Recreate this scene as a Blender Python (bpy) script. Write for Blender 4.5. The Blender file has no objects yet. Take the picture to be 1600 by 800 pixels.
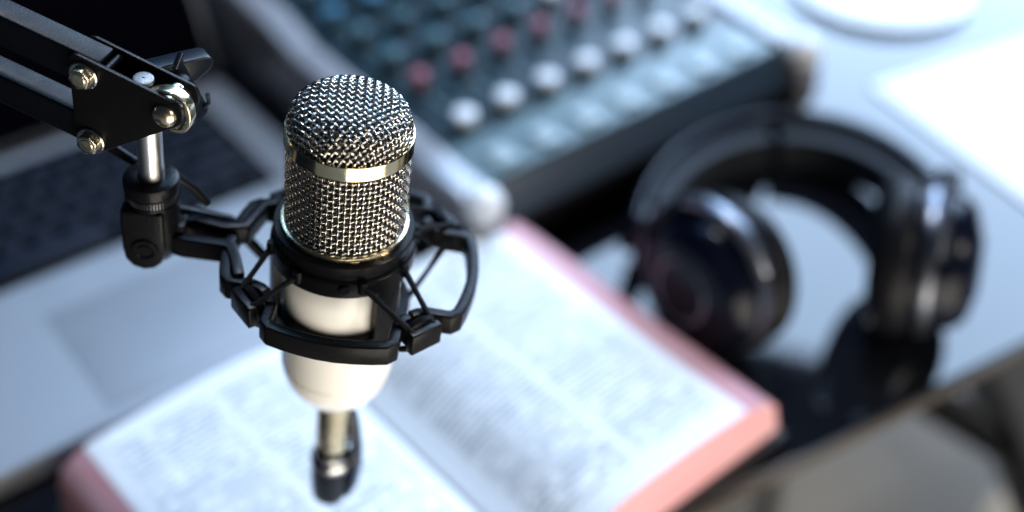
import bpy, bmesh, math, random
from mathutils import Vector, Matrix
random.seed(4)
sc = bpy.context.scene
C = sc.collection
rad = math.radians
# ------------------------------------------------------------------ camera
CAM_H, PITCH, FPX = 0.55, rad(40), 2000.0
cam_d = bpy.data.cameras.new("camera")
cam = bpy.data.objects.new("camera", cam_d); C.objects.link(cam)
cam.location = (0, 0, CAM_H); cam.rotation_euler = (rad(50), 0, 0)
cam_d.sensor_width = 36; cam_d.lens = 45.0
cam_d.clip_start = 0.02; cam_d.clip_end = 50
cam_d.dof.use_dof = True
cam_d.dof.focus_distance = 0.448
cam_d.dof.aperture_fstop = 2.6
cam_d.dof.aperture_blades = 0
sc.camera = cam
# ------------------------------------------------------------------ world, lamps, exposure
w = bpy.data.worlds.new("World"); sc.world = w; w.use_nodes = True
bg = w.node_tree.nodes["Background"]; bg.inputs[0].default_value = (0.30, 0.5, 0.85, 1); bg.inputs[1].default_value = 0.03
sc.view_settings.view_transform = 'Standard'; sc.view_settings.look = 'None'
sc.view_settings.exposure = 0; sc.view_settings.gamma = 1; sc.view_settings.use_curve_mapping = False
sc.cycles.use_denoising = True
sc.cycles.max_bounces = 6
sc.cycles.sample_clamp_indirect = 6

def area(name, loc, target, sx, sy, power, col):
    l = bpy.data.lights.new(name, 'AREA'); l.shape = 'RECTANGLE'; l.size = sx; l.size_y = sy
    l.energy = power; l.color = col
    o = bpy.data.objects.new(name, l); C.objects.link(o); o.location = loc
    o.rotation_euler = (Vector(target) - Vector(loc)).to_track_quat('-Z', 'Y').to_euler()
    return o
area("window_light", (1.20, 2.6, 1.66), (0.6, 0.9, 0.5), 1.9, 1.68, 152, (0.51, 0.71, 1.0))
area("sky_light", (-0.25, 1.55, 2.0), (0.0, 0.5, 0.1), 1.3, 0.6, 18, (0.26, 0.58, 1.0))
area("warm_light", (0.42, -0.40, -0.20), (-0.05, 0.38, 0.22), 1.1, 0.8, 19, (1.0, 0.92, 0.78))
area("under_table_fill", (0.70, 1.0, -0.10), (0.70, 1.001, -0.74), 0.5, 0.5, 1.15, (1.0, 0.97, 0.92))  # unseen fill added beneath the tabletop to brighten the floor
area("side_light", (0.95, 0.10, 0.75), (-0.05, 0.38, 0.2), 0.16, 0.16, 5, (1.0, 0.93, 0.82))
area("spot_light", (0.10, 1.15, 1.75), (-0.05, 0.38, 0.28), 0.20, 0.20, 14, (0.98, 0.97, 1.0))

# ------------------------------------------------------------------ measuring helpers
def ray(px, py):
    a = (px - 800) / FPX; b = (400 - py) / FPX; s, c = math.sin(PITCH), math.cos(PITCH)
    return Vector((a, b * s + c, b * c - s))
def at(px, py, z=0.0):
    r = ray(px, py); t = (z - CAM_H) / r.z
    return Vector((r.x * t, r.y * t, z))
def onplane(px, py, p0, n):
    r = ray(px, py); cp = Vector((0, 0, CAM_H)); t = (p0 - cp).dot(n) / r.dot(n)
    return cp + r * t

# ------------------------------------------------------------------ materials
def mat(name, col, rough=0.5, metal=0.0, bump=0.0, bscale=400.0, var=0.0, vscale=30.0, spec=0.5, coat=0.0, aniso=None):
    m = bpy.data.materials.new(name); m.use_nodes = True
    nt = m.node_tree; p = nt.nodes["Principled BSDF"]
    p.inputs["Base Color"].default_value = (*col, 1); p.inputs["Roughness"].default_value = rough
    p.inputs["Metallic"].default_value = metal; p.inputs["Specular IOR Level"].default_value = spec
    p.inputs["Coat Weight"].default_value = coat
    tc = nt.nodes.new("ShaderNodeTexCoord")
    if bump:
        n = nt.nodes.new("ShaderNodeTexNoise"); n.inputs["Scale"].default_value = bscale; n.inputs["Detail"].default_value = 4
        b = nt.nodes.new("ShaderNodeBump"); b.inputs["Strength"].default_value = bump; b.inputs["Distance"].default_value = 0.0005
        nt.links.new(tc.outputs["Object"], n.inputs["Vector"]); nt.links.new(n.outputs["Fac"], b.inputs["Height"])
        nt.links.new(b.outputs["Normal"], p.inputs["Normal"])
    if var:
        n = nt.nodes.new("ShaderNodeTexNoise"); n.inputs["Scale"].default_value = vscale; n.inputs["Detail"].default_value = 6
        r = nt.nodes.new("ShaderNodeMapRange"); r.inputs["From Min"].default_value = .3; r.inputs["From Max"].default_value = .7
        r.inputs["To Min"].default_value = max(0.02, rough - var); r.inputs["To Max"].default_value = min(1, rough + var)
        nt.links.new(tc.outputs["Object"], n.inputs["Vector"]); nt.links.new(n.outputs["Fac"], r.inputs["Value"])
        nt.links.new(r.outputs["Result"], p.inputs["Roughness"])
    return m
M = {}
M['black_paint'] = mat("black_paint", (0.005, 0.005, 0.006), 0.30, 0, 0.2, 900, 0.06, 120, spec=0.12)
M['tube_paint'] = mat("tube_paint", (0.0015, 0.002, 0.004), 0.38, 0, 0.15, 1400, 0.06, 160, spec=0.12)
M['black_plastic'] = mat("black_plastic", (0.006, 0.006, 0.007), 0.28, 0, 0.08, 1500, 0.05, 200, spec=0.10)
M['matt_black'] = mat("matt_black", (0.006, 0.006, 0.008), 0.55, spec=0.2)
M['elastic'] = mat("elastic", (0.007, 0.007, 0.009), 0.62, 0, 0.8, 2500, spec=0.15)
M['steel'] = mat("steel", (0.50, 0.49, 0.47), 0.20, 1.0, 0.1, 800, 0.07, 300)
M['brushed_steel'] = mat("brushed_steel", (0.20, 0.205, 0.215), 0.5, 1.0, 0.3, 2200, 0.1, 500)
M['dark_steel'] = mat("dark_steel", (0.10, 0.10, 0.11), 0.3, 1.0)
M['pole_steel'] = mat("pole_steel", (0.66, 0.65, 0.63), 0.30, 1.0, 0.1, 800)
M['latch_blue'] = mat("latch_blue", (0.006, 0.012, 0.032), 0.3)
M['button_grey'] = mat("button_grey", (0.34, 0.42, 0.44), 0.4)
M['rail_window_tint'] = mat("rail_window_tint", (0.02, 0.035, 0.055), 0.3)  # blue of the window reflected on the chamfer, put into the base colour
M['lever_paint'] = mat("lever_paint", (0.004, 0.008, 0.016), 0.34, 0, 0.1, 900, spec=0.32)
M['gold'] = mat("gold", (0.86, 0.72, 0.46), 0.13, 1.0, 0.08, 500, 0.05, 200)
M['pale_gold'] = mat("pale_gold", (0.83, 0.72, 0.50), 0.24, 1.0, 0.1, 500, 0.06, 200)
M['wire'] = mat("wire", (0.62, 0.59, 0.545), 0.17, 1.0, 0.0)
M['lacquer'] = mat("lacquer", (0.82, 0.80, 0.75), 0.22, 0.0, 0.02, 300, 0.05, 80, coat=0.6)
M['cable_black'] = mat("cable_black", (0.005, 0.006, 0.010), 0.35, spec=0.2)
M['laptop_silver'] = mat("laptop_silver", (0.29, 0.31, 0.34), 0.5, 0.3, 0.15, 3000, 0.05, 40)
M['trackpad_silver'] = mat("trackpad_silver", (0.288, 0.307, 0.336), 0.49, 0.3)
M['key_black'] = mat("key_black", (0.010, 0.014, 0.026), 0.42, 0, 0.1, 2000, spec=0.2)
M['key_well'] = mat("key_well", (0.003, 0.003, 0.004), 0.6, spec=0.05)
M['screen_glass'] = mat("screen_glass", (0.002, 0.002, 0.004), 0.05, spec=0.0)
M['cheek'] = mat("cheek", (0.27, 0.265, 0.28), 0.25, 0.3, 0.15, 900, 0.06, 60)
M['knob_black'] = mat("knob_black", (0.02, 0.035, 0.04), 0.35)
M['knob_white'] = mat("knob_white", (0.82, 0.84, 0.88), 0.3)
M['knob_red'] = mat("knob_red", (0.30, 0.06, 0.10), 0.35)
M['knob_blue'] = mat("knob_blue", (0.03, 0.16, 0.28), 0.35)
M['knob_teal'] = mat("knob_teal", (0.03, 0.10, 0.13), 0.35)
M['phone_black'] = mat("phone_black", (0.003, 0.004, 0.010), 0.20, 0, 0.0, 300, 0.04, 60, spec=0.13)
M['leather'] = mat("leather", (0.006, 0.006, 0.008), 0.35, 0, 0.6, 700, 0.1, 100, spec=0.10)
M['phone_silver'] = mat("phone_silver", (0.16, 0.17, 0.20), 0.3, 0.9)
M['cover_leather'] = mat("cover_leather", (0.012, 0.010, 0.010), 0.5, 0, 0.8, 500)
M['paper_white'] = mat("paper_white", (0.86, 0.87, 0.88), 0.6)
M['china'] = mat("china", (0.88, 0.89, 0.90), 0.15)
M['edge_wood'] = mat("edge_wood", (0.055, 0.045, 0.037), 0.5, 0, 0.3, 200, spec=0.2)
M['chair_metal'] = mat("chair_metal", (0.02, 0.02, 0.024), 0.35, 0.3)
M['pad_grey'] = mat("pad_grey", (0.022, 0.025, 0.03), 0.5, 0, 0.6, 600, 0, 30, 0.12)
M['cord'] = mat("cord", (0.03, 0.03, 0.035), 0.5)

def table_material():
    m = mat("table_black", (0.006, 0.007, 0.010), 0.035, 0, 0.02, 60, 0.015, 12, spec=0.46)
    return m
M['table_black'] = table_material()

def floor_material():
    m = mat("floor_grey", (0.4, 0.4, 0.38), 0.6)
    nt = m.node_tree; p = nt.nodes["Principled BSDF"]
    n = nt.nodes.new("ShaderNodeTexNoise"); n.inputs["Scale"].default_value = 3; n.inputs["Detail"].default_value = 8
    r = nt.nodes.new("ShaderNodeValToRGB")
    r.color_ramp.elements[0].position = .3; r.color_ramp.elements[0].color = (0.40, 0.40, 0.39, 1)
    r.color_ramp.elements[1].position = .7; r.color_ramp.elements[1].color = (0.58, 0.57, 0.55, 1)
    nt.links.new(n.outputs["Fac"], r.inputs["Fac"]); nt.links.new(r.outputs["Color"], p.inputs["Base Color"])
    return m
M['floor_grey'] = floor_material()

def math_node(nt, op, a, b=None, c=None):
    n = nt.nodes.new("ShaderNodeMath"); n.operation = op
    for i, v in enumerate((a, b, c)):
        if v is None: continue
        if isinstance(v, (int, float)): n.inputs[i].default_value = v
        else: nt.links.new(v, n.inputs[i])
    return n.outputs[0]

def page_material():
    """printed page: two columns of small grey text lines; object coords in metres: x across, y down the book"""
    m = mat("printed_page", (0.85, 0.87, 0.88), 0.55)
    nt = m.node_tree; p = nt.nodes["Principled BSDF"]
    tc = nt.nodes.new("ShaderNodeTexCoord"); sp = nt.nodes.new("ShaderNodeSeparateXYZ")
    nt.links.new(tc.outputs["Object"], sp.inputs[0])
    x, y = sp.outputs[0], sp.outputs[1]
    ax = math_node(nt, 'ABSOLUTE', x)
    pitch = 0.0043
    line = math_node(nt, 'LESS_THAN', math_node(nt, 'FRACT', math_node(nt, 'DIVIDE', math_node(nt, 'ADD', y, 1.0), pitch)), 0.50)
    row = math_node(nt, 'FLOOR', math_node(nt, 'DIVIDE', math_node(nt, 'ADD', y, 1.0), pitch))
    cv = nt.nodes.new("ShaderNodeCombineXYZ")
    nt.links.new(math_node(nt, 'MULTIPLY', x, 120.0), cv.inputs[0]); nt.links.new(math_node(nt, 'MULTIPLY', row, 7.31), cv.inputs[1])
    nz = nt.nodes.new("ShaderNodeTexNoise"); nz.inputs["Scale"].default_value = 1.0; nz.inputs["Detail"].default_value = 1
    nt.links.new(cv.outputs[0], nz.inputs["Vector"])
    words = math_node(nt, 'GREATER_THAN', nz.outputs["Fac"], 0.42)
    def band(lo, hi):
        return math_node(nt, 'MULTIPLY', math_node(nt, 'GREATER_THAN', ax, lo), math_node(nt, 'LESS_THAN', ax, hi))
    col1 = band(0.014, 0.069); col2 = band(0.074, 0.131)
    cols = math_node(nt, 'ADD', col1, col2)
    ylim = math_node(nt, 'MULTIPLY', math_node(nt, 'LESS_THAN', y, -0.012), math_node(nt, 'GREATER_THAN', y, -0.197))
    # each line of print is a little heavier or lighter than the next; verse blocks end in short lines
    wn = nt.nodes.new("ShaderNodeTexWhiteNoise"); wn.noise_dimensions = '1D'; nt.links.new(row, wn.inputs["W"])
    heavy = math_node(nt, 'MULTIPLY_ADD', wn.outputs["Value"], 0.45, 0.55)
    f = math_node(nt, 'MULTIPLY', line, words)
    f = math_node(nt, 'MULTIPLY', f, cols)
    f = math_node(nt, 'MULTIPLY', f, ylim)
    f = math_node(nt, 'MULTIPLY', f, heavy)
    f = math_node(nt, 'MULTIPLY', f, 0.78)
    mx = nt.nodes.new("ShaderNodeMix"); mx.data_type = 'RGBA'
    nt.links.new(f, mx.inputs[0]); mx.inputs[6].default_value = (0.78, 0.80, 0.82, 1); mx.inputs[7].default_value = (0.10, 0.14, 0.18, 1)
    nt.links.new(mx.outputs[2], p.inputs["Base Color"])
    return m
M['printed_page'] = page_material()

def edge_material():
    """pink dyed page edges: fine layers"""
    m = mat("pink_edges", (0.62, 0.24, 0.21), 0.6)
    nt = m.node_tree; p = nt.nodes["Principled BSDF"]
    tc = nt.nodes.new("ShaderNodeTexCoord"); mp = nt.nodes.new("ShaderNodeMapping"); mp.inputs["Scale"].default_value = (8, 8, 260)
    n = nt.nodes.new("ShaderNodeTexNoise"); n.inputs["Scale"].default_value = 1.5; n.inputs["Detail"].default_value = 5
    r = nt.nodes.new("ShaderNodeValToRGB")
    e = r.color_ramp.elements; e[0].position = .3; e[0].color = (0.50, 0.20, 0.225, 1); e[1].position = .72; e[1].color = (0.70, 0.42, 0.44, 1)
    nt.links.new(tc.outputs["Object"], mp.inputs[0]); nt.links.new(mp.outputs[0], n.inputs["Vector"])
    nt.links.new(n.outputs["Fac"], r.inputs["Fac"]); nt.links.new(r.outputs["Color"], p.inputs["Base Color"])
    b = nt.nodes.new("ShaderNodeBump"); b.inputs["Strength"].default_value = .4; b.inputs["Distance"].default_value = .0006
    nt.links.new(n.outputs["Fac"], b.inputs["Height"]); nt.links.new(b.outputs["Normal"], p.inputs["Normal"])
    return m
M['pink_edges'] = edge_material()

def inner_mesh_material():
    """fine inner screen behind the coarse weave"""
    m = mat("inner_screen", (0.10, 0.095, 0.09), 0.35, 0.9)
    nt = m.node_tree; p = nt.nodes["Principled BSDF"]
    tc = nt.nodes.new("ShaderNodeTexCoord")
    v = nt.nodes.new("ShaderNodeTexVoronoi"); v.inputs["Scale"].default_value = 1500
    nt.links.new(tc.outputs["Object"], v.inputs["Vector"])
    r = nt.nodes.new("ShaderNodeValToRGB"); e = r.color_ramp.elements
    e[0].position = .05; e[0].color = (0.34, 0.32, 0.30, 1); e[1].position = .4; e[1].color = (0.006, 0.0055, 0.005, 1)
    nt.links.new(v.outputs["Distance"], r.inputs["Fac"]); nt.links.new(r.outputs["Color"], p.inputs["Base Color"])
    b = nt.nodes.new("ShaderNodeBump"); b.inputs["Strength"].default_value = 1; b.inputs["Distance"].default_value = .0004; b.invert = True
    nt.links.new(v.outputs["Distance"], b.inputs["Height"]); nt.links.new(b.outputs["Normal"], p.inputs["Normal"])
    return m
M['inner_screen'] = inner_mesh_material()

def panel_material():
    m = mat("mixer_panel", (0.05, 0.09, 0.105), 0.30, 0.0, 0.1, 500, 0.06, 60, spec=0.28)
    nt = m.node_tree; p = nt.nodes["Principled BSDF"]
    tc = nt.nodes.new("ShaderNodeTexCoord"); sp = nt.nodes.new("ShaderNodeSeparateXYZ")
    nt.links.new(tc.outputs["Object"], sp.inputs[0])
    fx = math_node(nt, 'FRACT', math_node(nt, 'DIVIDE', math_node(nt, 'ADD', sp.outputs[0], 0.0077 + 0.365), 0.0365))
    stripe = math_node(nt, 'LESS_THAN', fx, 0.05)
    front = math_node(nt, 'LESS_THAN', sp.outputs[1], 0.052)
    f = math_node(nt, 'MAXIMUM', stripe, math_node(nt, 'MULTIPLY', front, 0.75))
    mx = nt.nodes.new("ShaderNodeMix"); mx.data_type = 'RGBA'
    nt.links.new(f, mx.inputs[0]); mx.inputs[6].default_value = (0.008, 0.022, 0.030, 1); mx.inputs[7].default_value = (0.13, 0.20, 0.22, 1)
    nt.links.new(mx.outputs[2], p.inputs["Base Color"])
    return m
M['mixer_panel'] = panel_material()

# ------------------------------------------------------------------ mesh helpers
def empty(name, mw, label, cat, group=None):
    o = bpy.data.objects.new(name, None); C.objects.link(o); o.matrix_world = mw
    o.empty_display_size = 0.02
    o['label'] = label; o['category'] = cat
    if group: o['group'] = group
    return o
class MB:
    def __init__(s): s.v = []; s.f = []
    def add(s, vs, fs):
        b = len(s.v); s.v += [tuple(p) for p in vs]; s.f += [tuple(i + b for i in f) for f in fs]; return s
    def box(s, x0, x1, y0, y1, z0, z1):
        return s.add([(x0,y0,z0),(x1,y0,z0),(x1,y1,z0),(x0,y1,z0),(x0,y0,z1),(x1,y0,z1),(x1,y1,z1),(x0,y1,z1)],
                     [(0,3,2,1),(4,5,6,7),(0,1,5,4),(1,2,6,5),(2,3,7,6),(3,0,4,7)])
    def prism(s, pts, d):
        """polygon of points extruded by the vector d"""
        n = len(pts); pts = [Vector(p) for p in pts]; d = Vector(d)
        return s.add(pts + [p + d for p in pts], [tuple(range(n))[::-1], tuple(range(n, 2 * n))] + [(i, (i + 1) % n, n + (i + 1) % n, n + i) for i in range(n)])
    def lathe(s, prof, seg=64, mtx=None, a0=0, a1=2 * math.pi):
        full = abs(a1 - a0 - 2 * math.pi) < 1e-6; k = seg if full else seg + 1; n = len(prof); vs = []
        for i in range(k):
            a = a0 + (a1 - a0) * i / seg
            for r, z in prof:
                p = Vector((r * math.cos(a), r * math.sin(a), z)); vs.append(mtx @ p if mtx else p)
        fs = []
        for i in range(seg):
            j = (i + 1) % k
            for q in range(n - 1): fs.append((i * n + q, j * n + q, j * n + q + 1, i * n + q + 1))
        return s.add(vs, fs)
    def tube(s, path, r, seg=8, closed=False, cap=True, flat=1.0):
        pts = [Vector(p) for p in path]; n = len(pts); vs = []
        t0 = (pts[1] - pts[0]).normalized(); up = Vector((0, 0, 1)) if abs(t0.z) < .9 else Vector((1, 0, 0))
        nrm = (up - t0 * up.dot(t0)).normalized()
        for i in range(n):
            if closed: t = (pts[(i + 1) % n] - pts[i - 1]).normalized()
            else: t = (pts[min(i + 1, n - 1)] - pts[max(i - 1, 0)]).normalized()
            nrm = (nrm - t * nrm.dot(t)).normalized(); bn = t.cross(nrm)
            rr = r[i] if isinstance(r, (list, tuple)) else r
            for k in range(seg):
                a = 2 * math.pi * k / seg; vs.append(pts[i] + nrm * (rr * math.cos(a)) + bn * (rr * flat * math.sin(a)))
        fs = []
        for i in range(n if closed else n - 1):
            j = (i + 1) % n
            for k in range(seg):
                l = (k + 1) % seg; fs.append((i * seg + k, i * seg + l, j * seg + l, j * seg + k))
        if cap and not closed: fs += [tuple(range(seg))[::-1], tuple((n - 1) * seg + k for k in range(seg))]
        return s.add(vs, fs)
    def bar(s, path, wid, hz, z):
        """flat bar following a 2D path (list of (x,y)), wid across, from z-hz to z"""
        n = len(path); P = [Vector((p[0], p[1], 0)) for p in path]; vs = []
        for i in range(n):
            if i == 0: t = (P[1] - P[0]).normalized(); m = 1
            elif i == n - 1: t = (P[-1] - P[-2]).normalized(); m = 1
            else:
                a = (P[i] - P[i - 1]).normalized(); b = (P[i + 1] - P[i]).normalized(); t = (a + b).normalized(); m = 1 / max(.5, t.dot(a))
            nn = Vector((-t.y, t.x, 0)) * wid / 2 * m
            zz = z[i] if isinstance(z, (list, tuple)) else z
            vs += [P[i] - nn + Vector((0, 0, zz - hz)), P[i] + nn + Vector((0, 0, zz - hz)), P[i] + nn + Vector((0, 0, zz)), P[i] - nn + Vector((0, 0, zz))]
        fs = [(0, 1, 2, 3), tuple(4 * (n - 1) + k for k in (3, 2, 1, 0))]
        for i in range(n - 1):
            for k in range(4): l = (k + 1) % 4; fs.append((4 * i + k, 4 * (i + 1) + k, 4 * (i + 1) + l, 4 * i + l))
        return s.add(vs, fs)
    def build(s, name, m, parent=None, bevel=0, scale=1.0, smooth=40, seg=3, mtx=None):
        me = bpy.data.meshes.new(name)
        vs = [Vector(v) * scale for v in s.v]
        if mtx: vs = [mtx @ v for v in vs]
        me.from_pydata([tuple(v) for v in vs], [], s.f); me.materials.append(m)
        bm = bmesh.new(); bm.from_mesh(me); bmesh.ops.recalc_face_normals(bm, faces=bm.faces)
        if bevel:
            es = [e for e in bm.edges if len(e.link_faces) == 2 and e.calc_face_angle(0) > rad(25)]
            bmesh.ops.bevel(bm, geom=es, offset=bevel, segments=seg, profile=0.5, affect='EDGES', clamp_overlap=True)
        bm.to_mesh(me); bm.free()
        for p in me.polygons: p.use_smooth = True
        me.set_sharp_from_angle(angle=rad(smooth))
        o = bpy.data.objects.new(name, me); C.objects.link(o)
        if parent: o.parent = parent
        return o
def cyl(r, z0, z1, e=0.0, seg=40):
    if e: return [(0, z0), (r - e, z0), (r, z0 + e), (r, z1 - e), (r - e, z1), (0, z1)]
    return [(0, z0), (r, z0), (r, z1), (0, z1)]
def axis_mtx(p, d):
    d = Vector(d).normalized(); return Matrix.Translation(Vector(p)) @ d.to_track_quat('Z', 'Y').to_matrix().to_4x4()
MM = 0.001

# ------------------------------------------------------------------ the room's floor and the table
f = MB(); f.box(-4, 4, -3, 5, -0.76, -0.74); fo = f.build("floor", M['floor_grey']); fo['kind'] = 'structure'
ta = Vector((0.3159, 0.5695, 0)); tb = Vector((0.0967, 0.4405, 0)); td = (ta - tb).normalized(); tn = Vector((-td.y, td.x, 0))
tcorner = tb - td * 0.9
TM = Matrix(((td.x, tn.x, 0, tcorner.x), (td.y, tn.y, 0, tcorner.y), (0, 0, 1, 0), (0, 0, 0, 1)))
t = empty("table", TM, "glossy black table top with a thin wooden edge that carries everything", "table")
m_ = MB(); m_.box(0, 2.3, 0.002, 1.15, -0.0125, 0); m_.build("tabletop", M['table_black'], t, bevel=0.0012)
m_ = MB(); m_.box(0, 2.3, -0.0025, 0.0017, -0.009, -0.0008); m_.build("edge_band", M['edge_wood'], t, bevel=0.0006)
for lx, ly in ((0.08, 0.10), (2.2, 0.10), (0.08, 1.05), (2.2, 1.05)):
    m_ = MB(); m_.box(lx - .02, lx + .02, ly - .02, ly + .02, -0.74, -0.013); m_.build("leg", M['chair_metal'], t, bevel=0.002)

# chair under the table edge: star base with a post
fz = -0.74
ch0 = at(1640, 640, -0.40)
c = empty("chair", Matrix.Translation((ch0.x, ch0.y, fz)), "black metal chair frame partly seen beyond the table edge at right", "chair")
pA = at(1425, 608, -0.32) - Vector((ch0.x, ch0.y, fz)); pB = at(1640, 735, -0.32) - Vector((ch0.x, ch0.y, fz))
m_ = MB(); m_.tube([pA, pB], 0.019, 12); m_.build("rail", M['chair_metal'], c)
pC = at(1600, 530, -0.25) - Vector((ch0.x, ch0.y, fz)); pD = at(1588, 900, -0.25) - Vector((ch0.x, ch0.y, fz))
m_ = MB(); m_.box(pB.x - .035, pB.x + .025, pB.y - .22, pB.y + .16, pB.z - .03, pB.z + .03); m_.build("seat_frame", M['chair_metal'], c, bevel=0.006)
pE = pA + (pA - pB) * .9
m_ = MB(); m_.tube([pE, pA + (pB - pA) * .01], 0.0188, 12); m_.build("rail", M['chair_metal'], c)
for dx, dy in ((pE.x, pE.y), (pB.x + .16, pB.y + .12), (pB.x + .16, pB.y - .18)):
    m_ = MB(); m_.tube([(dx, dy, 0), (dx, dy, pA.z)], 0.012, 10); m_.build("leg", M['chair_metal'], c)
wb = at(1600, 790, -0.45)
m_ = MB(); m_.box(-.0, .30, -.16, 0.0, 0, .28)
bx = m_.build("storage_box", M['paper_white'], None, bevel=0.004); bx.matrix_world = Matrix.Translation((wb.x - .03, wb.y + .02, fz)) @ Matrix.Rotation(rad(30), 4, 'Z')
bx['label'] = "white box on the floor at the lower right corner"; bx['category'] = "box"

# ------------------------------------------------------------------ microphone frame (fitted axis)
WAX = Vector((0.12968774, -0.01989076, 0.99135536)).normalized()
XAX = (Vector((1, 0, 0)) - WAX * WAX.x).normalized(); YAX = WAX.cross(XAX)
MO = Vector((-0.06202067, 0.37359335, 0.25514324))
MMX = Matrix(((XAX.x, YAX.x, WAX.x, MO.x), (XAX.y, YAX.y, WAX.y, MO.y), (XAX.z, YAX.z, WAX.z, MO.z), (0, 0, 0, 1)))
mic = empty("microphone", MMX, "white condenser microphone with gold ring and woven steel grille held in the shock mount", "microphone")

def wire_cylinder():
    mb = MB(); R = 21.95; n = 66; pv = 2.1; z0, z1 = 0.5, 35.2; amp = 0.36; rw = 0.28; rows = int((z1 - z0) / pv)
    for i in range(n):
        a = 2 * math.pi * i / n; path = []
        for k in range(rows * 4 + 1):
            z = z0 + pv * k / 4; s = math.cos(math.pi * (k / 4 - .5)) * (1 if i % 2 else -1)
            r = R + amp * s; path.append((r * math.cos(a), r * math.sin(a), z))
        mb.tube(path, rw, 6, cap=False)
    for j in range(rows):
        z = z0 + pv * (j + .5) ; path = []
        for k in range(n * 4):
            a = 2 * math.pi * k / (n * 4); s = math.cos(math.pi * k / 4) * (-1 if j % 2 else 1)
            # at wire i=k/4 the upright wire is displaced by cos(pi*j)*(+-1)
            r = R + amp * s * 1.0; path.append((r * math.cos(a), r * math.sin(a), z))
        mb.tube(path, rw, 6, closed=True)
    return mb
wire_cylinder().build("side_grille", M['wire'], mic, scale=MM, smooth=60)

DZ, DR, DH, DP = 39.6, 21.7, 14.0, 3.2
def dome_profile(l_max=60, R=DR, Hh=DH, p=DP):
    pts = []; N = 400
    for i in range(N + 1):
        th = (math.pi / 2) * i / N   # 0 = apex
        r = R * math.sin(th) ** (2 / p); z = Hh * math.cos(th) ** (2 / p); pts.append((r, z))
    pts.append((R, -4.0))
    L = [0.0]
    for i in range(1, len(pts)): L.append(L[-1] + math.hypot(pts[i][0] - pts[i - 1][0], pts[i][1] - pts[i - 1][1]))
    return pts, L
DPTS, DL = dome_profile()
import bisect
def dome_at(s, t, off):
    l = math.hypot(s, t)
    if l >= DL[-1]: return None
    i = max(1, bisect.bisect_left(DL, l)); f_ = (l - DL[i - 1]) / max(1e-9, DL[i] - DL[i - 1])
    r = DPTS[i - 1][0] + f_ * (DPTS[i][0] - DPTS[i - 1][0]); z = DPTS[i - 1][1] + f_ * (DPTS[i][1] - DPTS[i - 1][1])
    # smooth normal from the super-ellipse gradient
    if z > 0: nr, nz = (r / DR) ** (DP - 1) / DR, (max(z, 1e-4) / DH) ** (DP - 1) / DH
    else: nr, nz = 1, 0
    q = math.hypot(nr, nz); nr, nz = nr / q, nz / q
    cx, cy = (s / l, t / l) if l > 1e-6 else (1, 0)
    return Vector(((r + nr * off) * cx, (r + nr * off) * cy, DZ + z + nz * off))
def wire_dome():
    mb = MB(); pitch = 2.25; amp = 0.37; rw = 0.29; rot = rad(47); n = 18; cr, sr = math.cos(rot), math.sin(rot)
    for fam in (0, 1):
        for i in range(-n, n + 1):
            run = []
            for k in range(-n * 5, n * 5 + 1):
                u = pitch * i; v = pitch * k / 5
                off = amp * math.cos(math.pi * k / 5) * (1 if i % 2 else -1) * (1 if fam else -1)
                a, b = (u, v) if fam else (v, u)
                p = dome_at(a * cr - b * sr, a * sr + b * cr, off)
                if p is None:
                    if len(run) > 3: mb.tube(run, rw, 6, cap=False)
                    run = []
                else: run.append(p)
            if len(run) > 3: mb.tube(run, rw, 6, cap=False)
    return mb
wire_dome().build("dome_grille", M['wire'], mic, scale=MM, smooth=60)
m_ = MB(); m_.lathe([(21.1, 0), (21.1, 36)], 96); m_.lathe([(0, DZ + DH - 1.0)] + [(max(0, r - 1.1 * (r / DR)), DZ + z - 1.0) for r, z in DPTS[8::8]], 96)
m_.build("inner_screen", M['inner_screen'], mic, scale=MM, smooth=80)
m_ = MB(); m_.lathe([(22.2, 35.0), (22.95, 35.0), (23.1, 35.3), (23.1, 40.6), (22.95, 40.9), (22.2, 40.9), (22.2, 40.6)], 128); m_.build("gold_ring", M['gold'], mic, scale=MM, smooth=25)
m_ = MB(); m_.lathe([(21.5, -2.2), (23.6, -2.2), (23.7, -2.0), (23.7, 0.1), (23.5, 0.4), (22.6, 0.5)], 128)
m_.build("base_ring", M['pale_gold'], mic, scale=MM, smooth=25)
for a in (-76, -47):
    q = rad(a); cx, cy = math.cos(q), math.sin(q); mb = MB()
    tx, ty = -cy, cx
    def P(rr, s_, z): return (rr * cx + tx * s_, rr * cy + ty * s_, z)
    mb.prism([P(23.3, -1.5, -0.6), P(23.3, -.55, -4.4), P(23.3, .55, -4.4), P(23.3, 1.5, -0.6)], (cx * .9, cy * .9, 0))
    mb.build("ring_tab", M['pale_gold'], mic, bevel=0.15 * MM * 0 , scale=MM)
for a in (-172, 8):   # upright straps joining the rings
    m_ = MB(); q = rad(a); m_.lathe([(22.2, 0.3), (23.0, 0.3), (23.0, 35.1), (22.2, 35.1), (22.2, 0.3)], 6, a0=q - 0.07, a1=q + 0.07)
    m_.build("side_strap", M['gold'], mic, scale=MM, smooth=25)
BR = 22.6
m_ = MB(); m_.lathe([(21, -2), (BR, -2.4), (BR, -72.5), (BR - .4, -72.8), (BR - .4, -73.5), (BR - .05, -73.8), (22.1, -78), (20.6, -83.2), (17.8, -88.2), (14.4, -92.6), (11.8, -95.8), (10.0, -97.8), (9.4, -98.8), (8.4, -99.4)], 128)
m_.build("body", M['lacquer'], mic, scale=MM, smooth=50)
m_ = MB(); m_.lathe([(9.0, -98.0), (8.0, -99.5), (7.7, -100), (7.7, -103), (7.4, -103.3), (7.4, -128)], 64); m_.build("connector_neck", M['pale_gold'], mic, scale=MM, smooth=30)

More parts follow.
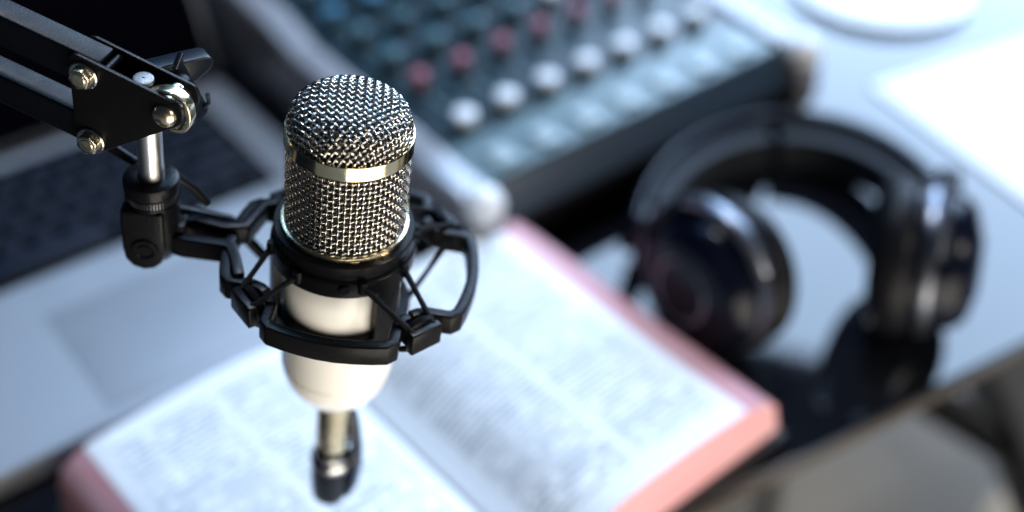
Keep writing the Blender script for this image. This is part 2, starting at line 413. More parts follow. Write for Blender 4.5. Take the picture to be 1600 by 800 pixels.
# plug of the cable, pushed on the neck
plug = empty("cable_plug", MMX @ Matrix.Translation((0, 0, -0.167)), "black cable plug with steel collar hanging under the microphone over the open book", "plug")
m_ = MB(); m_.lathe([(7.4, 35.0), (7.9, 34.8), (8.1, 33.5), (8.0, 31.5), (8.9, 30.6), (9.3, 29), (9.2, 26.8), (8.5, 26.0), (8.3, 24.6), (7.0, 24.4)], 64); m_.build("collar", M['steel'], plug, scale=MM, smooth=35)
m_ = MB(); m_.lathe([(7.0, 24.7), (8.6, 24.5), (8.7, 20), (8.0, 8), (7.6, 4.4), (7.0, 3.6), (0, 3.5)], 48); m_.build("boot", M['cable_black'], plug, scale=MM, smooth=35)
m_ = MB(); m_.tube([(7.4, -1, 62), (8.8, -.5, 57), (9.8, -.3, 48), (10.6, 0, 38), (10.9, 0, 28), (10.2, 0, 16), (8.2, 0, 6)], [1.4, 2, 2.4, 2.8, 3.0, 2.8, 2.0], 12, flat=1.8); m_.build("latch", M['latch_blue'], plug, scale=MM)

# ------------------------------------------------------------------ shock mount
sm = empty("shock_mount", MMX, "black plastic spider shock mount with elastic cords around the microphone", "shock mount")
OC = Vector((3.5, 0.5, 0))           # centre of the outer frame (it hangs a little off the axis)
OZ, OH, OW = -19.0, 9.0, 4.2
def pol(r, a, c0=OC): return (c0.x + r * math.cos(rad(a)), c0.y + r * math.sin(rad(a)))
clips = (-50, 40, 130, 218)
for ca in (-5, 85, 174, 264):        # four bowed bars between the clips
    pth = []
    for d, r in ((-45, 37.5), (-40, 38.0), (-35.5, 40), (-31.5, 44.5), (-29.5, 47.3), (-26, 48.3), (-20, 47.6), (-12, 46.9), (-4, 46.7), (4, 46.7), (12, 46.9), (20, 47.6), (26, 48.3), (29.5, 47.3), (31.5, 44.5), (35.5, 40), (40, 38.0), (45, 37.5)):
        pth.append(pol(r, ca + d))
    mb = MB(); mb.bar(pth, OW, OH, OZ); mb.build("outer_bar", M['black_plastic'], sm, bevel=0.7 * MM, scale=1.0, mtx=None) if False else None
    mb.v = [tuple(Vector(v) * MM) for v in mb.v]
    mb.build("outer_bar", M['black_plastic'], sm, bevel=0.0007, smooth=35)
for a in clips:                      # hook blocks that carry the cords
    q = rad(a); cx, cy = math.cos(q), math.sin(q); R_ = Matrix(((cx, -cy, 0, OC.x * MM), (cy, cx, 0, OC.y * MM), (0, 0, 1, 0), (0, 0, 0, 1)))
    mb = MB(); mb.box(.0445, .0482, -.0068, .0068, -.0285, -.0190); mb.box(.0385, .0446, -.0062, .0062, -.0275, -.0212)
    mb.build("cord_clip", M['black_plastic'], sm, bevel=0.0006, mtx=R_, smooth=35)
    mb = MB(); mb.tube([(.0385 + .0045 , .0055 * math.cos(k * math.pi / 8) , -.0212 + .0026 * math.sin(k * math.pi / 8)) for k in range(9)], 0.0019, 8)
    mb.build("clip_saddle", M['black_plastic'], sm, mtx=R_)
# inner cage
m_ = MB(); m_.lathe([(23.9, -1.8), (26.0, -1.8), (26.4, -2.2), (26.4, -5.4), (25.6, -5.9), (25.6, -8.2), (27.0, -8.8), (27.3, -9.2), (27.3, -15.6), (26.9, -16), (23.4, -16), (23.4, -1.9)], 96)
m_.build("top_ring", M['black_plastic'], sm, scale=MM, smooth=30)
m_ = MB(); m_.lathe([(23.1, -39.2), (26.8, -39.2), (27.2, -39.6), (27.2, -46.6), (26.8, -47), (23.1, -47), (23.1, -39.2)], 96)
m_.build("lower_ring", M['black_plastic'], sm, scale=MM, smooth=30)
for a in (-46, 40, 130, 196):
    m_ = MB(); q = rad(a); m_.lathe([(24.2, -40), (27.4, -40), (27.4, -9.5), (24.2, -9.5), (24.2, -40)], 8, a0=q - 0.19, a1=q + 0.19)
    m_.v = [tuple(Vector(v) * MM) for v in m_.v]; 
    # close the ends
    n0 = 5; m_.f.append((0, 1, 2, 3)); b = 8 * n0; m_.f.append((b + 3, b + 2, b + 1, b))
    m_.build("cage_post", M['black_plastic'], sm, smooth=35)
for a in (-84, 12):
    mb = MB(); mb.lathe(cyl(2.1, 0, 1.6, .4), 24, axis_mtx((27.0 * math.cos(rad(a)), 27.0 * math.sin(rad(a)), -11.0), (math.cos(rad(a)), math.sin(rad(a)), 0)))
    mb.build("clamp_screw", M['black_paint'], sm, scale=MM)
for a in clips:
    for s_ in (-1, 1):
        hx = Vector(pol(46.2, a + s_ * 5.5)); hook = Vector((hx.x, hx.y, -20.2))
        ta_ = a + s_ * 20; top = Vector((27.2 * math.cos(rad(ta_)), 27.2 * math.sin(rad(ta_)), -10.5))
        ba_ = a + s_ * 27; bot = Vector((27.0 * math.cos(rad(ba_)), 27.0 * math.sin(rad(ba_)), -43.0))
        hook2 = Vector((hx.x, hx.y, -27.4))
        for tgt, hk in ((top, hook), (bot, hook2)):
            dr = (tgt - hk).normalized()
            mb = MB(); mb.tube([hk - dr * 1.5, hk, (hk + tgt) / 2, tgt, tgt + dr * 1.2], [1.15, 1.25, 1.02, 1.25, 1.1], 10); mb.build("elastic_cord", M['elastic'], sm, scale=MM)
        mb = MB(); mb.tube([top + Vector((0, 0, 2.6)), top, top - Vector((0, 0, 2.6))], [1.7, 2.0, 1.7], 10); mb.build("cord_hook", M['black_plastic'], sm, scale=MM)
# fork from the frame to the swivel joint
PC = Vector((-72.0, 6.0, 0))
def bar2(pts, wid, hz, z, name):
    mb = MB(); mb.bar(pts, wid, hz, z); mb.v = [tuple(Vector(v) * MM) for v in mb.v]; return mb.build(name, M['black_plastic'], sm, bevel=0.0008, smooth=35)
bar2([(-27, 26.5), (-33.5, 24.8), (-38.5, 10.2), (-46, 8.6), (-57, 11.2), (-61, 10.4), (-65, 7.5)], 4.4, 9, -16.5, "fork_arm")
bar2([(-36.5, -17.5), (-39.3, -8.0), (-41.6, -1.8), (-44.5, -0.4), (-60, 0.4), (-63, 1.2), (-66, 4.5)], 4.4, 9, -17.5, "fork_arm")
bar2([(-60, 6), (-68, 6)], 8.5, 12, -14.5, "fork_lug")
# swivel joint
m_ = MB(); m_.lathe([(4.9, 6.0), (8.6, 6.0), (9.9, 5.4), (10.3, 4.4), (10.3, 1.0), (9.7, 0.2), (9.2, 0), (9.2, -1)], 72, Matrix.Translation((PC.x, PC.y, 0))); m_.build("swivel_collar", M['black_paint'], sm, scale=MM, smooth=30)
m_ = MB()
for i in range(56):
    a = 2 * math.pi * i / 56; m_.tube([(PC.x + 9.75 * math.cos(a), PC.y + 9.75 * math.sin(a), -3.0), (PC.x + 9.75 * math.cos(a), PC.y + 9.75 * math.sin(a), -0.6)], 0.36, 5)
m_.lathe([(9.4, 0), (9.7, -.4), (9.7, -3.2), (9.3, -3.6)], 72, Matrix.Translation((PC.x, PC.y, 0)))
m_.build("knurled_ring", M['dark_steel'], sm, scale=MM, smooth=30)
m_ = MB(); 
outl = [(PC.x + x_, PC.y - 9.3, z_) for x_, z_ in [(-10, -3.6), (10, -3.6), (10, -22), (9.2, -26), (6.5, -29.5), (2.5, -31.4), (-2.5, -31.4), (-6.5, -29.5), (-9.2, -26), (-10, -22)]]
m_.lathe([(0, -3.4), (9.9, -3.6), (10.0, -4.5), (10.0, -22.5), (9.4, -26.5), (7.8, -29.8), (5.2, -32.0), (2.6, -33.0), (0, -33.3)], 64, Matrix.Translation((PC.x, PC.y, 0)))
m_.build("swivel_body", M['black_paint'], sm, scale=MM, smooth=40)
m_ = MB(); m_.prism([(PC.x - 9.9, PC.y - 10.4, -4.2), (PC.x + 5.8, PC.y - 10.4, -4.2), (PC.x + 5.8, PC.y - 10.4, -23), (PC.x + 4.6, PC.y - 10.4, -28), (PC.x + 1.5, PC.y - 10.4, -31.2), (PC.x - 2.5, PC.y - 10.4, -32.2), (PC.x - 6.4, PC.y - 10.4, -31), (PC.x - 9.2, PC.y - 10.4, -27.5), (PC.x - 9.9, PC.y - 10.4, -22)], (0, 7, 0)); m_.v = [tuple(Vector(v) * MM) for v in m_.v]; m_.build("swivel_cheek", M['black_paint'], sm, bevel=0.0012, smooth=35)
sa = Vector((0.0, -1, 0)).normalized()
m_ = MB(); m_.lathe([(0, 10.2), (2.2, 10.2), (2.4, 9.6), (3.4, 9.6), (3.8, 10.3), (4.6, 10.2), (5.0, 9.2), (5.0, 6)], 32, axis_mtx((PC.x - 1.5, PC.y - 1.2, -21.5), sa)); m_.build("pivot_screw", M['black_paint'], sm, scale=MM, smooth=30)
m_ = MB(); m_.tube([(PC.x + 6, PC.y + 9, 0), (PC.x + 13, PC.y + 10, -6), (PC.x + 19, PC.y + 9, -13)], [2.0, 1.7, 1.5], 12); m_.build("tension_lever", M['black_paint'], sm, scale=MM)
m_ = MB(); m_.tube([(PC.x - 2, PC.y + 8, 1.5), (PC.x - 9, PC.y + 9, 5), (PC.x - 17, PC.y + 10, 9.5)], [2.0, 2.0, 2.3], 12); m_.build("tension_lever", M['black_paint'], sm, scale=MM)
m_ = MB(); m_.tube([(PC.x + 6, PC.y + 8, -16), (PC.x + 26, PC.y + 14, -24), (PC.x + 40, PC.y + 12, -40)], [2.2, 2.4, 2.2], 12)
m_.build("cross_brace", M['black_paint'], sm, scale=MM)

# ------------------------------------------------------------------ boom arm (frame: u along the arm, n away, v up)
U_ = Vector((.963, -.268, 0)); N_ = Vector((.268, .963, 0))
AO = MMX @ (Vector((-73.0, 6.0, 0)) * MM)
UW = (XAX * U_.x + YAX * U_.y).normalized(); NW = (XAX * N_.x + YAX * N_.y).normalized()
AM = Matrix(((UW.x, NW.x, WAX.x, AO.x), (UW.y, NW.y, WAX.y, AO.y), (UW.z, NW.z, WAX.z, AO.z), (0, 0, 0, 1)))
arm = empty("boom_arm", AM, "black two tube boom arm with riveted end plates and a steel pole at upper left", "boom arm")
AMI = AM.inverted()
m_ = MB(); m_.lathe([(0, 4), (4.65, 4), (4.65, 38), (0, 38)], 48, Matrix.Translation((1.4, 0, 0))); m_.build("pole", M['pole_steel'], arm, scale=MM, smooth=30)
def rounded(poly, rr, n=7):
    """round the corners of a 2D polygon"""
    out = []; k = len(poly)
    for i in range(k):
        p0, p1, p2 = Vector(poly[i - 1]), Vector(poly[i]), Vector(poly[(i + 1) % k]); r = rr[i] if isinstance(rr, (list, tuple)) else rr
        a = (p0 - p1).normalized(); b = (p2 - p1).normalized(); ang = a.angle(b); d = r / math.tan(ang / 2)
        d = min(d, (p0 - p1).length * .49, (p2 - p1).length * .49); r2 = d * math.tan(ang / 2)
        cc = p1 + (a + b).normalized() * (r2 / math.sin(ang / 2)); s0 = p1 + a * d - cc; s1 = p1 + b * d - cc
        for j in range(n + 1):
            v = s0.lerp(s1, j / n).normalized() * r2; out.append(cc + v)
    return out
PLATE = [(-22.6, 57.6), (19.4, 47.0), (18.8, 39.6), (-14.5, 16.6), (-22.9, 14.8)]
def plate(d0, d1, name):
    pts = [(p.x, d0, p.y) for p in rounded(PLATE, [3.2, 4.6, 5.5, 3.5, 3.5])]
    mb = MB(); mb.prism(pts, (0, d1 - d0, 0)); mb.v = [tuple(Vector(v) * MM) for v in mb.v]
    return mb.build(name, M['black_paint'], arm, bevel=0.00035, smooth=35)
plate(-8.0, -6.4, "end_plate"); plate(4.4, 6.0, "end_plate")
def sq_tube(p0, p1, hw, hh, name):
    p0 = Vector(p0); p1 = Vector(p1); d = (p1 - p0).normalized(); up = Vector((-d.z, 0, d.x))
    mb = MB(); mb.prism([p0 + Vector((0, -hw, 0)) - up * hh, p0 + Vector((0, hw, 0)) - up * hh, p0 + Vector((0, hw, 0)) + up * hh, p0 + Vector((0, -hw, 0)) + up * hh], p1 - p0)
    mb.v = [tuple(Vector(v) * MM) for v in mb.v]; return mb.build(name, M['tube_paint'], arm, bevel=0.0010, smooth=35)
sl = 0.22
sq_tube((-210, -1, 48.5 + sl * 197), (-13, -1, 48.5), 5.3, 6.3, "upper_tube")
sq_tube((-210, -1, 23.5 + sl * 193), (-17, -1, 23.5), 5.3, 6.0, "lower_tube")
def hexbolt(u, d, v, side, name="bolt", r=3.7):
    mb = MB(); mt = axis_mtx((u, d, v), (0, side, 0))
    mb.lathe([(0, 0), (5.1, 0), (5.3, .3), (5.3, .7), (4.9, 1.0), (0, 1.0)], 36, mt)
    o = mb.build("washer", M['steel'], None, scale=MM, smooth=30)
    hb = MB(); pts = [(r * 1.09 * math.cos(rad(60 * k + 12)), r * 1.09 * math.sin(rad(60 * k + 12)), 1.0) for k in range(6)]
    hb.prism(pts, (0, 0, 2.7)); hb.v = [tuple((mt @ Vector(v)) * MM) for v in hb.v]
    h = hb.build(name, M['pale_gold'], arm, bevel=0.0005, smooth=35); o.parent = h
    cb = MB(); cb.lathe([(0, 4.1), (2.4, 4.05), (2.7, 3.7), (2.75, 3.4)], 24, mt); q = cb.build("bolt_end", M['pale_gold'], None, scale=MM, smooth=40); q.parent = h
hexbolt(-17.2, -8.0, 49.2, -1); hexbolt(-16.9, -8.0, 21.6, -1)
hexbolt(-17.2, 6.0, 49.2, 1); hexbolt(-16.9, 6.0, 21.6, 1)
m_ = MB(); m_.lathe([(0, 3.0), (1.5, 2.9), (3.0, 2.3), (4.0, 1.4), (4.35, .5), (4.4, 0), (0, 0)], 36, axis_mtx((12.4, -8.0, 41.6), (0, -1, 0))); m_.build("rivet", M['pale_gold'], arm, scale=MM, smooth=50)
# spacer sleeve between plates near the tube end
m_ = MB(); m_.lathe(cyl(1.3, -6, 6), 16, axis_mtx((-10.2, 0, 51.8), (0, 1, 0))); m_.build("spacer", M['black_paint'], arm, scale=MM)
# clamp screw standing on the pole (disc head)
m_ = MB(); m_.lathe([(0, 5.5), (.4, 5.5), (.5, 5.8), (3.1, 5.8), (3.5, 5.6), (3.6, 5.2), (3.6, 4.4), (3.4, 4.1), (2.0, 4.0), (2.0, -6), (0, -6)], 40, axis_mtx((1.6, -1.5, 44.5), (0.05, -0.06, 1))); m_.build("clamp_screw", M['brushed_steel'], arm, scale=MM, smooth=35)
# bent steel strap around the plate tip
strap = [(3.0, 46.8), (6.5, 47.6), (10.5, 49.4), (14.0, 49.8), (17.2, 48.6), (19.4, 46.2), (20.2, 43.0), (20.2, 40.0), (19.2, 37.0), (16.8, 35.0), (13, 34.6)]
def path_strip(pts, th, d0, d1):
    n = len(pts); vs = []
    for i, p in enumerate(pts):
        a = Vector(pts[max(0, i - 1)]); b = Vector(pts[min(n - 1, i + 1)]); t_ = (b - a).normalized(); nn = Vector((-t_.y, t_.x)) * th / 2; p = Vector(p)
        o_, i_ = p + nn, p - nn
        vs += [(i_.x, d0, i_.y), (i_.x, d1, i_.y), (o_.x, d1, o_.y), (o_.x, d0, o_.y)]
    fs = [(0, 1, 2, 3), tuple(4 * (n - 1) + k for k in (3, 2, 1, 0))]
    for i in range(n - 1):
        for k in range(4): l = (k + 1) % 4; fs.append((4 * i + k, 4 * (i + 1) + k, 4 * (i + 1) + l, 4 * i + l))
    mb = MB(); mb.add([tuple(Vector(v) * MM) for v in vs], fs); return mb
from mathutils import geometry
def smooth_path(pts, n=4):
    P = [Vector(p) for p in pts]; P = [2 * P[0] - P[1]] + P + [2 * P[-1] - P[-2]]; out = []
    for i in range(1, len(P) - 2):
        for k in range(n):
            t_ = k / n; a, b, c_, d = P[i - 1], P[i], P[i + 1], P[i + 2]
            out.append(0.5 * ((2 * b) + (c_ - a) * t_ + (2 * a - 5 * b + 4 * c_ - d) * t_ ** 2 + (3 * b - a - 3 * c_ + d) * t_ ** 3))
    return out + [P[-2]]
path_strip(smooth_path(strap), 1.7, -6.3, -1.8).build("steel_strap", M['pale_gold'], arm, bevel=0.0003, smooth=40)
m_ = MB(); m_.lathe([(0, -6), (2.2, -6), (4.6, 2), (4.6, 4.3), (0, 4.3)], 36, axis_mtx((11.6, 0, 43.2), (0, 1, 0))); m_.build("cone_washer", M['steel'], arm, scale=MM, smooth=30)

# clamp lever behind the plates
lev_d = Vector((-.55, .83, 0)).normalized(); lp0 = AM @ Vector((0.002, 0.0105, 0.045))
def px_prism(poly, p0, n, ext, name, m, parent, bev=0.001):
    pts = [onplane(x_, y_, p0, n) for x_, y_ in poly]; inv = parent.matrix_world.inverted() if False else AMI
    mb = MB(); pts = [inv @ p for p in pts]; e = inv.to_3x3() @ Vector(ext); mb.prism(pts, e)
    return mb.build(name, m, parent, bevel=bev, smooth=35)
px_prism([(236, 109), (286, 97), (322, 89), (331, 90), (334, 96), (333, 106), (306, 129), (285, 132), (250, 126)], lp0, lev_d, lev_d * 0.0085, "lever_wing", M['lever_paint'], arm, 0.0012)
lp1 = lp0 - lev_d * 0.0012
px_prism([(243, 110), (271, 104), (276, 110), (314, 176), (313, 186), (294, 190), (270, 165), (246, 130)], lp1, lev_d, Vector((0.0026, 0.0030, 0.0006)), "lever_hub", M['lever_paint'], arm, 0.0006)
a0 = AMI @ onplane(273, 109, lp1, lev_d); b0 = AMI @ (onplane(283, 84, lp1 + lev_d * .003, lev_d))
m_ = MB(); m_.tube([a0, a0.lerp(b0, .5), b0], [0.0013, 0.0013, 0.0012], 14); m_.build("lever_pin", M['lever_paint'], arm)
a1 = onplane(318, 168, lp1, lev_d); m_ = MB(); m_.tube([AMI @ a1, AMI @ (a1 + Vector((.0018, .002, .001))), AMI @ (a1 + Vector((.0018, .002, .0045)))], 0.0008, 10); m_.build("lever_hook", M['lever_paint'], arm)
m_ = MB(); m_.lathe(cyl(4.2, 7.8, 13.5, .5), 32, axis_mtx((9, 0, 41.0), (0, 1, 0))); m_.build("lever_boss", M['black_paint'], arm, scale=MM)

# ------------------------------------------------------------------ open book
b1 = Vector((.757, .655, 0)).normalized(); b2 = Vector((-b1.y, b1.x, 0))
bc = at(770, 352, .045) - b1 * 0.140; bc.z = 0
BM = Matrix(((b1.x, b2.x, 0, bc.x), (b1.y, b2.y, 0, bc.y), (0, 0, 1, 0.0), (0, 0, 0, 1)))
book = empty("open_book", BM, "open thick book with pink page edges and two columns of print lying under the microphone", "book")
BL = 0.211
def page_block(sgn, name):
    """block from spine to fore-edge: x across (0..0.14), y 0..-BL; top surface curved down into the gutter"""
    if sgn < 0: top = [(0.0005, .018), (.004, .0255), (.009, .0330), (.016, .0390), (.026, .0430), (.040, .0455), (.065, .0468), (.10, .0466), (.125, .0456), (.138, .0446), (.1405, .0436)]
    else: top = [(0.0005, .014), (.004, .0195), (.011, .0275), (.021, .0350), (.033, .0405), (.048, .0440), (.07, .0460), (.10, .0462), (.125, .0452), (.138, .0443), (.1405, .0432)]
    foot = [(.147, .0410), (.1545, .0365), (.158, .028), (.160, .0065)] if sgn < 0 else [(.147, .0415), (.159, .0380), (.167, .030), (.173, .0065)]
    ny = 24; vs = []; prof = top + foot
    n = len(prof)
    mb = MB()
    # top sheet
    def row(y, pr):
        wv = 0.0006 * math.sin(y * 31 + sgn) 
        return [(sgn * x, y, z + (wv if z > .03 else 0)) for x, z in pr]
    tv = []; tf = []; nt_ = len(top)
    for j in range(ny + 1): tv += row(-BL * j / ny, top)
    for j in range(ny):
        for i in range(nt_ - 1): tf.append((j * nt_ + i, j * nt_ + i + 1, (j + 1) * nt_ + i + 1, (j + 1) * nt_ + i))
    MB().add(tv, tf).build("printed_page", M['printed_page'], book, smooth=70)
    side = [top[-1]] + foot; ns = len(side); sv = []; sf = []
    for j in range(ny + 1): sv += row(-BL * j / ny, side)
    for j in range(ny):
        for i in range(ns - 1): sf.append((j * ns + i, j * ns + i + 1, (j + 1) * ns + i + 1, (j + 1) * ns + i))
    body = MB(); body.add(sv, sf)
    for y in (0.0, -BL):
        pr = row(y, prof) ; pr = pr + [(sgn * .0005, y, .0065)]
        body.add(pr, [tuple(range(len(pr)))])
    body.build(name, M['pink_edges'], book, smooth=50)
page_block(1, "page_block"); page_block(-1, "page_block")
m_ = MB(); m_.box(-.163, .176, -BL - .005, .005, .0012, .0060); m_.build("cover", M['cover_leather'], book, bevel=0.0015)

# ------------------------------------------------------------------ laptop
LZ = 0.018; lo = at(0, 745, LZ); la = rad(37)
LMX = Matrix.Translation((lo.x, lo.y, 0)) @ Matrix.Rotation(la, 4, 'Z')
lap = empty("laptop", LMX, "open silver laptop with black keys lying behind the boom arm at left", "laptop")
LX0, LX1, LY1 = -0.10, 0.279, 0.292
m_ = MB(); m_.box(LX0, LX1, 0, LY1, 0.002, LZ); m_.build("base", M['laptop_silver'], lap, bevel=0.0028)
KX0, KX1, KY0, KY1 = -0.075, 0.251, 0.1445, 0.272
m_ = MB(); m_.box(KX0, KX1, KY0, KY1, LZ + .0002, LZ + .0007); m_.build("key_bed", M['key_well'], lap)
m_ = MB(); m_.box(0.068, 0.205, 0.012, 0.108, LZ + .0002, LZ + .0006); m_.build("trackpad", M['laptop_silver'], lap, bevel=0.0002)
def key(x0, x1, y0, y1):
    mb = MB(); z0, z1 = LZ + .0009, LZ + .0029; i = .0009
    mb.add([(x0, y0, z0), (x1, y0, z0), (x1, y1, z0), (x0, y1, z0), (x0 + i, y0 + i, z1), (x1 - i, y0 + i, z1), (x1 - i, y1 - i, z1), (x0 + i, y1 - i, z1)],
           [(0, 3, 2, 1), (4, 5, 6, 7), (0, 1, 5, 4), (1, 2, 6, 5), (2, 3, 7, 6), (3, 0, 4, 7)])
    mb.build("key", M['key_black'], lap, bevel=0.0003, seg=1)
rows = [[1.2, 1.2, 1.2, 1.4, 5.2, 1.4, 1.2, 1.0, 1.0, 1.0], [2.2] + [1] * 10 + [2.6], [1.8] + [1] * 11 + [2.0], [1.5] + [1] * 12 + [1.3], [1] * 13 + [1.8], [1.06] * 14]
rh = (KY1 - KY0 - .012) / 6
for r_i, row in enumerate(rows):
    tot = sum(row); x = KX0 + .002; W_ = (KX1 - KX0 - .004)
    for kw in row:
        dx = W_ * kw / tot; key(x + .0026, x + dx - .0026, KY0 + .010 + rh * r_i + .0029, KY0 + .010 + rh * (r_i + 1) - .0029); x += dx
# lid with the screen leaning back
sa_ = rad(18)
LID = Matrix.Translation((0, LY1 - .004, LZ + .004)) @ Matrix.Rotation(-sa_, 4, 'X')
m_ = MB(); m_.box(LX0, LX1, 0.0, 0.006, 0.0, 0.245); m_.build("lid", M['laptop_silver'], lap, bevel=0.0022, mtx=LID)
m_ = MB(); m_.box(LX0 + .004, LX1 - .004, -0.0012, -0.0003, 0.004, 0.240); m_.build("screen", M['screen_glass'], lap, mtx=LID)
m_ = MB(); m_.lathe(cyl(.0045, -.14, .14), 20, Matrix.Translation((0.09, LY1 - .003, LZ + .002)) @ Matrix.Rotation(rad(90), 4, 'Y')); m_.build("hinge", M['matt_black'], lap)

# ------------------------------------------------------------------ audio mixer
mo = at(770, 300, .06); ma = rad(38.6)
MXM = Matrix.Translation((mo.x, mo.y, 0)) @ Matrix.Rotation(ma, 4, 'Z')
mix = empty("audio_mixer", MXM, "grey audio mixing desk with rows of white, red and blue knobs behind the microphone", "mixer")
MW, MD = 0.272, 0.42
prof = [(0.006, .060), (MD, .078), (MD, .004), (0.012, .004), (-0.004, .012), (-0.012, .034), (-0.010, .040)]
m_ = MB(); m_.prism([(0.0, y_, z_) for y_, z_ in prof], (MW, 0, 0)); m_.build("case", M['matt_black'], mix, bevel=0.002)
def pz(y_): return .060 + (y_ - .006) * (.018 / (MD - .006))
m_ = MB(); m_.prism([(0.001, .008, pz(.008) + .0004), (MW - .001, .008, pz(.008) + .0004), (MW - .001, MD - .004, pz(MD - .004) + .0004), (0.001, MD - .004, pz(MD - .004) + .0004)], (0, 0, .0012)); m_.build("panel", M['mixer_panel'], mix)
m_ = MB(); m_.prism([(0.0005, .0045, .0612), (0.0005, -.0105, .0415), (0.0005, -.0112, .0400), (0.0005, .0035, .0590)][0:4], (MW - .001, 0, 0)); m_.build("front_rail", M['rail_window_tint'], mix)
def cheek(x0, x1):
    pr = [(-.016, .012), (-.020, .030), (-.018, .048), (-.010, .060), (.004, .066), (.06, .0685), (.20, .074), (.235, .084), (.30, .092), (MD + .004, .094), (MD + .004, .002), (0.0, .002)]
    mb = MB(); mb.prism([(x0, a_, b_) for a_, b_ in pr], (x1 - x0, 0, 0)); mb.build("cheek", M['cheek'], mix, bevel=0.005, seg=4)
cheek(-.026, -.0005); cheek(MW + .0005, MW + .024)
for cx_ in (-.013, MW + .012):
    mb = MB(); mb.lathe([(0, .0110), (.005, .0103), (.010, .0075), (.0132, .0015), (.0132, -.004)], 28, axis_mtx((cx_, -.008, .0615), (0, -.45, 1))); mb.build("highlight_cap", M['knob_white'], mix, smooth=60)  # white cap added to stand for the bright highlight on the cheek end
def knob(x_, y_, cm, r=.0070, h=.0155):
    z_ = pz(y_) + .0017; mt = Matrix.Translation((x_, y_, z_))
    mb = MB(); mb.lathe([(0, 0), (r * 1.15, 0), (r * 1.1, .003), (r * .92, .0045), (r * .88, h * .86)], 20, mt); o = mb.build("knob", M['knob_black'], mix, smooth=35)
    cb = MB(); cb.lathe([(r * .94, h * .55), (r * .93, h), (r * .72, h + .0008), (0, h + .0009)], 20, mt); cc = cb.build("knob_cap", cm, None, smooth=35); cc.parent = o
for i in range(7):
    x_ = .0264 + .0362 * i
    knob(x_, .0640 + .0004 * i, M['knob_white'], .0080, .012)
    knob(x_, .1155 + .0006 * i, M['knob_red'], .0062)
    knob(x_ + .001, .150, M['knob_white'] if i > 3 else M['knob_teal'], .0075)
    knob(x_ , .188, M['knob_teal']); knob(x_ - .003, .222, M['knob_blue']); knob(x_, .256, M['knob_teal']); knob(x_, .290, M['knob_blue']); knob(x_, .324, M['knob_teal']); knob(x_, .358, M['knob_teal'])
    mb = MB(); z_ = pz(.03) + .0016; mb.box(x_ - .008, x_ + .007, .014, .034, z_, z_ + .003); mb.build("button", M['button_grey'], mix, bevel=0.001)
    for k in range(2):
        yy = .082 + .014 * k; z_ = pz(yy) + .0016; mb = MB(); mb.box(x_ + .010, x_ + .016, yy, yy + .006, z_, z_ + .004); mb.build("button", M['knob_teal'], mix, bevel=0.0008)

# ------------------------------------------------------------------ headphones
cl = at(1118, 432, .050); cr_ = at(1436, 402, .052)
mid = (cl + cr_) / 2; hx = (cr_ - cl); hx.z = 0; hx.normalize(); hy = Vector((-hx.y, hx.x, 0))
HM = Matrix(((hx.x, hy.x, 0, mid.x), (hx.y, hy.y, 0, mid.y), (0, 0, 1, 0), (0, 0, 0, 1)))
hp = empty("headphones", HM, "glossy black over ear headphones resting on the table to the right of the book", "headphones")
HI = HM.inverted(); sep = (cr_ - cl).length / 2
Lh = rad(99.3); bdir = Vector((0.20, math.sin(Lh), math.cos(Lh))); bw = Vector((0, -math.cos(Lh), math.sin(Lh)))
RH, AH = 0.190, sep + 0.042
def arc_pt(th, k=1.0, cz=.050):
    return Vector((AH * k * math.cos(th) - 0.011, 0, cz)) + bdir * (RH * k * math.sin(th) ** 0.85 if math.sin(th) > 0 else 0)
def band(r_out, th0, th1, wid, name, mtl, n=48, tk=.006, sh=0.0):
    vs = []; fs = []
    for i in range(n + 1):
        th = th0 + (th1 - th0) * i / n; p = arc_pt(th, r_out); q = arc_pt(th, r_out - tk / .12)
        for a_, w_ in ((p, -1), (p, 1), (q, 1), (q, -1)): vs.append(a_ + bw * (wid / 2 * w_ + sh))
    for i in range(n):
        for k in range(4): l = (k + 1) % 4; fs.append((4 * i + k, 4 * i + 4 + k, 4 * i + 4 + l, 4 * i + l))
    fs += [(0, 1, 2, 3), tuple(4 * n + k for k in (3, 2, 1, 0))]
    return MB().add(vs, fs).build(name, mtl, hp, bevel=0.002, smooth=50)
band(1.0, rad(12), rad(168), .037, "headband", M['phone_black'], tk=.006, sh=.0)
band(0.95, rad(24), rad(87), .025, "headband_pad", M['pad_grey'], tk=.013, sh=-.004)
band(0.95, rad(91), rad(156), .025, "headband_pad", M['pad_grey'], tk=.013, sh=-.004)
def cup(center, nrm, k):
    mt = axis_mtx(center, nrm) @ Matrix.Diagonal((1, 1, k, 1))     # +z = outward
    s = MB(); s.lathe([(0, .030), (.012, .0300), (.028, .0285), (.036, .0255), (.040, .021), (.0425, .016), (.0445, .006), (.0450, .000), (.0450, -.002)], 64, mt); o = s.build("ear_cup", M['phone_black'], hp, smooth=40)
    r_ = MB(); r_.lathe([(.0445, .0085), (.0465, .0075), (.0470, .005), (.0465, .0025), (.0445, .0015)], 64, mt); q = r_.build("trim_ring", M['phone_silver'], None, smooth=40); q.parent = o
    r_ = MB(); r_.lathe([(.018, .0298), (.0195, .0306), (.021, .0296)], 64, mt); q = r_.build("cap_ring", M['phone_silver'], None, smooth=40); q.parent = o
    p = MB(); p.lathe([(.0440, -.002), (.0475, -.004), (.0490, -.010), (.0480, -.017), (.044, -.022), (.037, -.0245), (.029, -.022), (.026, -.016), (.026, -.008), (0, -.008)], 64, mt); p.build("ear_pad", M['leather'], hp, smooth=60)
    return mt
lc = HI @ cl; rc = HI @ cr_
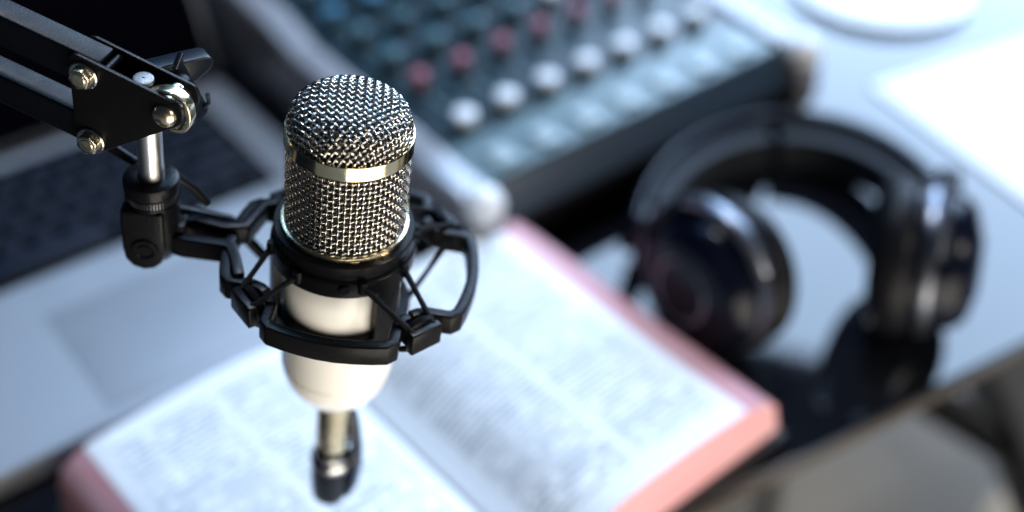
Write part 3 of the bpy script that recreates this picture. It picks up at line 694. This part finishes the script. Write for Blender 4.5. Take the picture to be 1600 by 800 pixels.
lc = lc + Vector((0.0, 0, 0)); rc = rc
ln = HI.to_3x3() @ Vector((-.78, -.60, .12)); rn = HI.to_3x3() @ Vector((.93, -.30, .10))
mtl_ = cup(lc, ln, 1.0); mtr_ = cup(rc, rn, 1.15)
for mt, th in ((mtl_, 168), (mtr_, 12)):
    e0 = arc_pt(rad(th)); u_ = (mt.to_3x3().inverted() @ Vector((0, .6, .8))); u_.z = 0; u_.normalize()
    pts = []
    for k in range(-5, 6):
        a_ = k * rad(17); v = Vector((u_.x * math.cos(a_) - u_.y * math.sin(a_), u_.x * math.sin(a_) + u_.y * math.cos(a_), 0)) * .051
        pts.append(mt @ (v + Vector((0, 0, .010))))
    mb = MB(); mb.tube(pts, 0.0032, 10, flat=1.8); mb.build("yoke", M['phone_silver'], hp)
    mb = MB(); mb.tube([pts[5], pts[5].lerp(e0, .5) , e0, arc_pt(rad(th + (-16 if th > 90 else 16)))], [.005, .0055, .006, .006], 12, flat=1.5); mb.build("slider", M['phone_black'], hp)

# ------------------------------------------------------------------ white things at the back right
p1 = at(1360, 132, .003)
PM = Matrix.Translation((p1.x, p1.y, 0)) @ Matrix.Rotation(rad(27), 4, 'Z')
m_ = MB(); m_.prism([(0, 0, .0008), (0.245, 0, .0008), (0.285, -.21, .0008), (0.0, -.21, .0008)], (0, 0, .0016))
pp = m_.build("paper_pad", M['paper_white'], None, bevel=0.0006); pp.matrix_world = PM
pp['label'] = "bright white pad of paper on the table behind the headphones at right"; pp['category'] = "paper pad"
d0 = at(1378, -24, .006)
sau = empty("plate", Matrix.Translation((d0.x, d0.y, 0)), "round flat white plate near the top edge behind the headphones", "plate")
m_ = MB(); m_.lathe([(0, .0050), (.045, .0050), (.060, .0062), (.074, .0085), (.0765, .0080), (.0765, .0060), (.068, .0030), (.060, .0006), (0, .0006)], 72)
m_.build("dish", M['china'], sau, smooth=50)
m_ = MB(); m_.lathe([(.0455, .0053), (.047, .0060), (.0485, .0056)], 72); m_.build("rim_line", M['china'], sau, smooth=50)
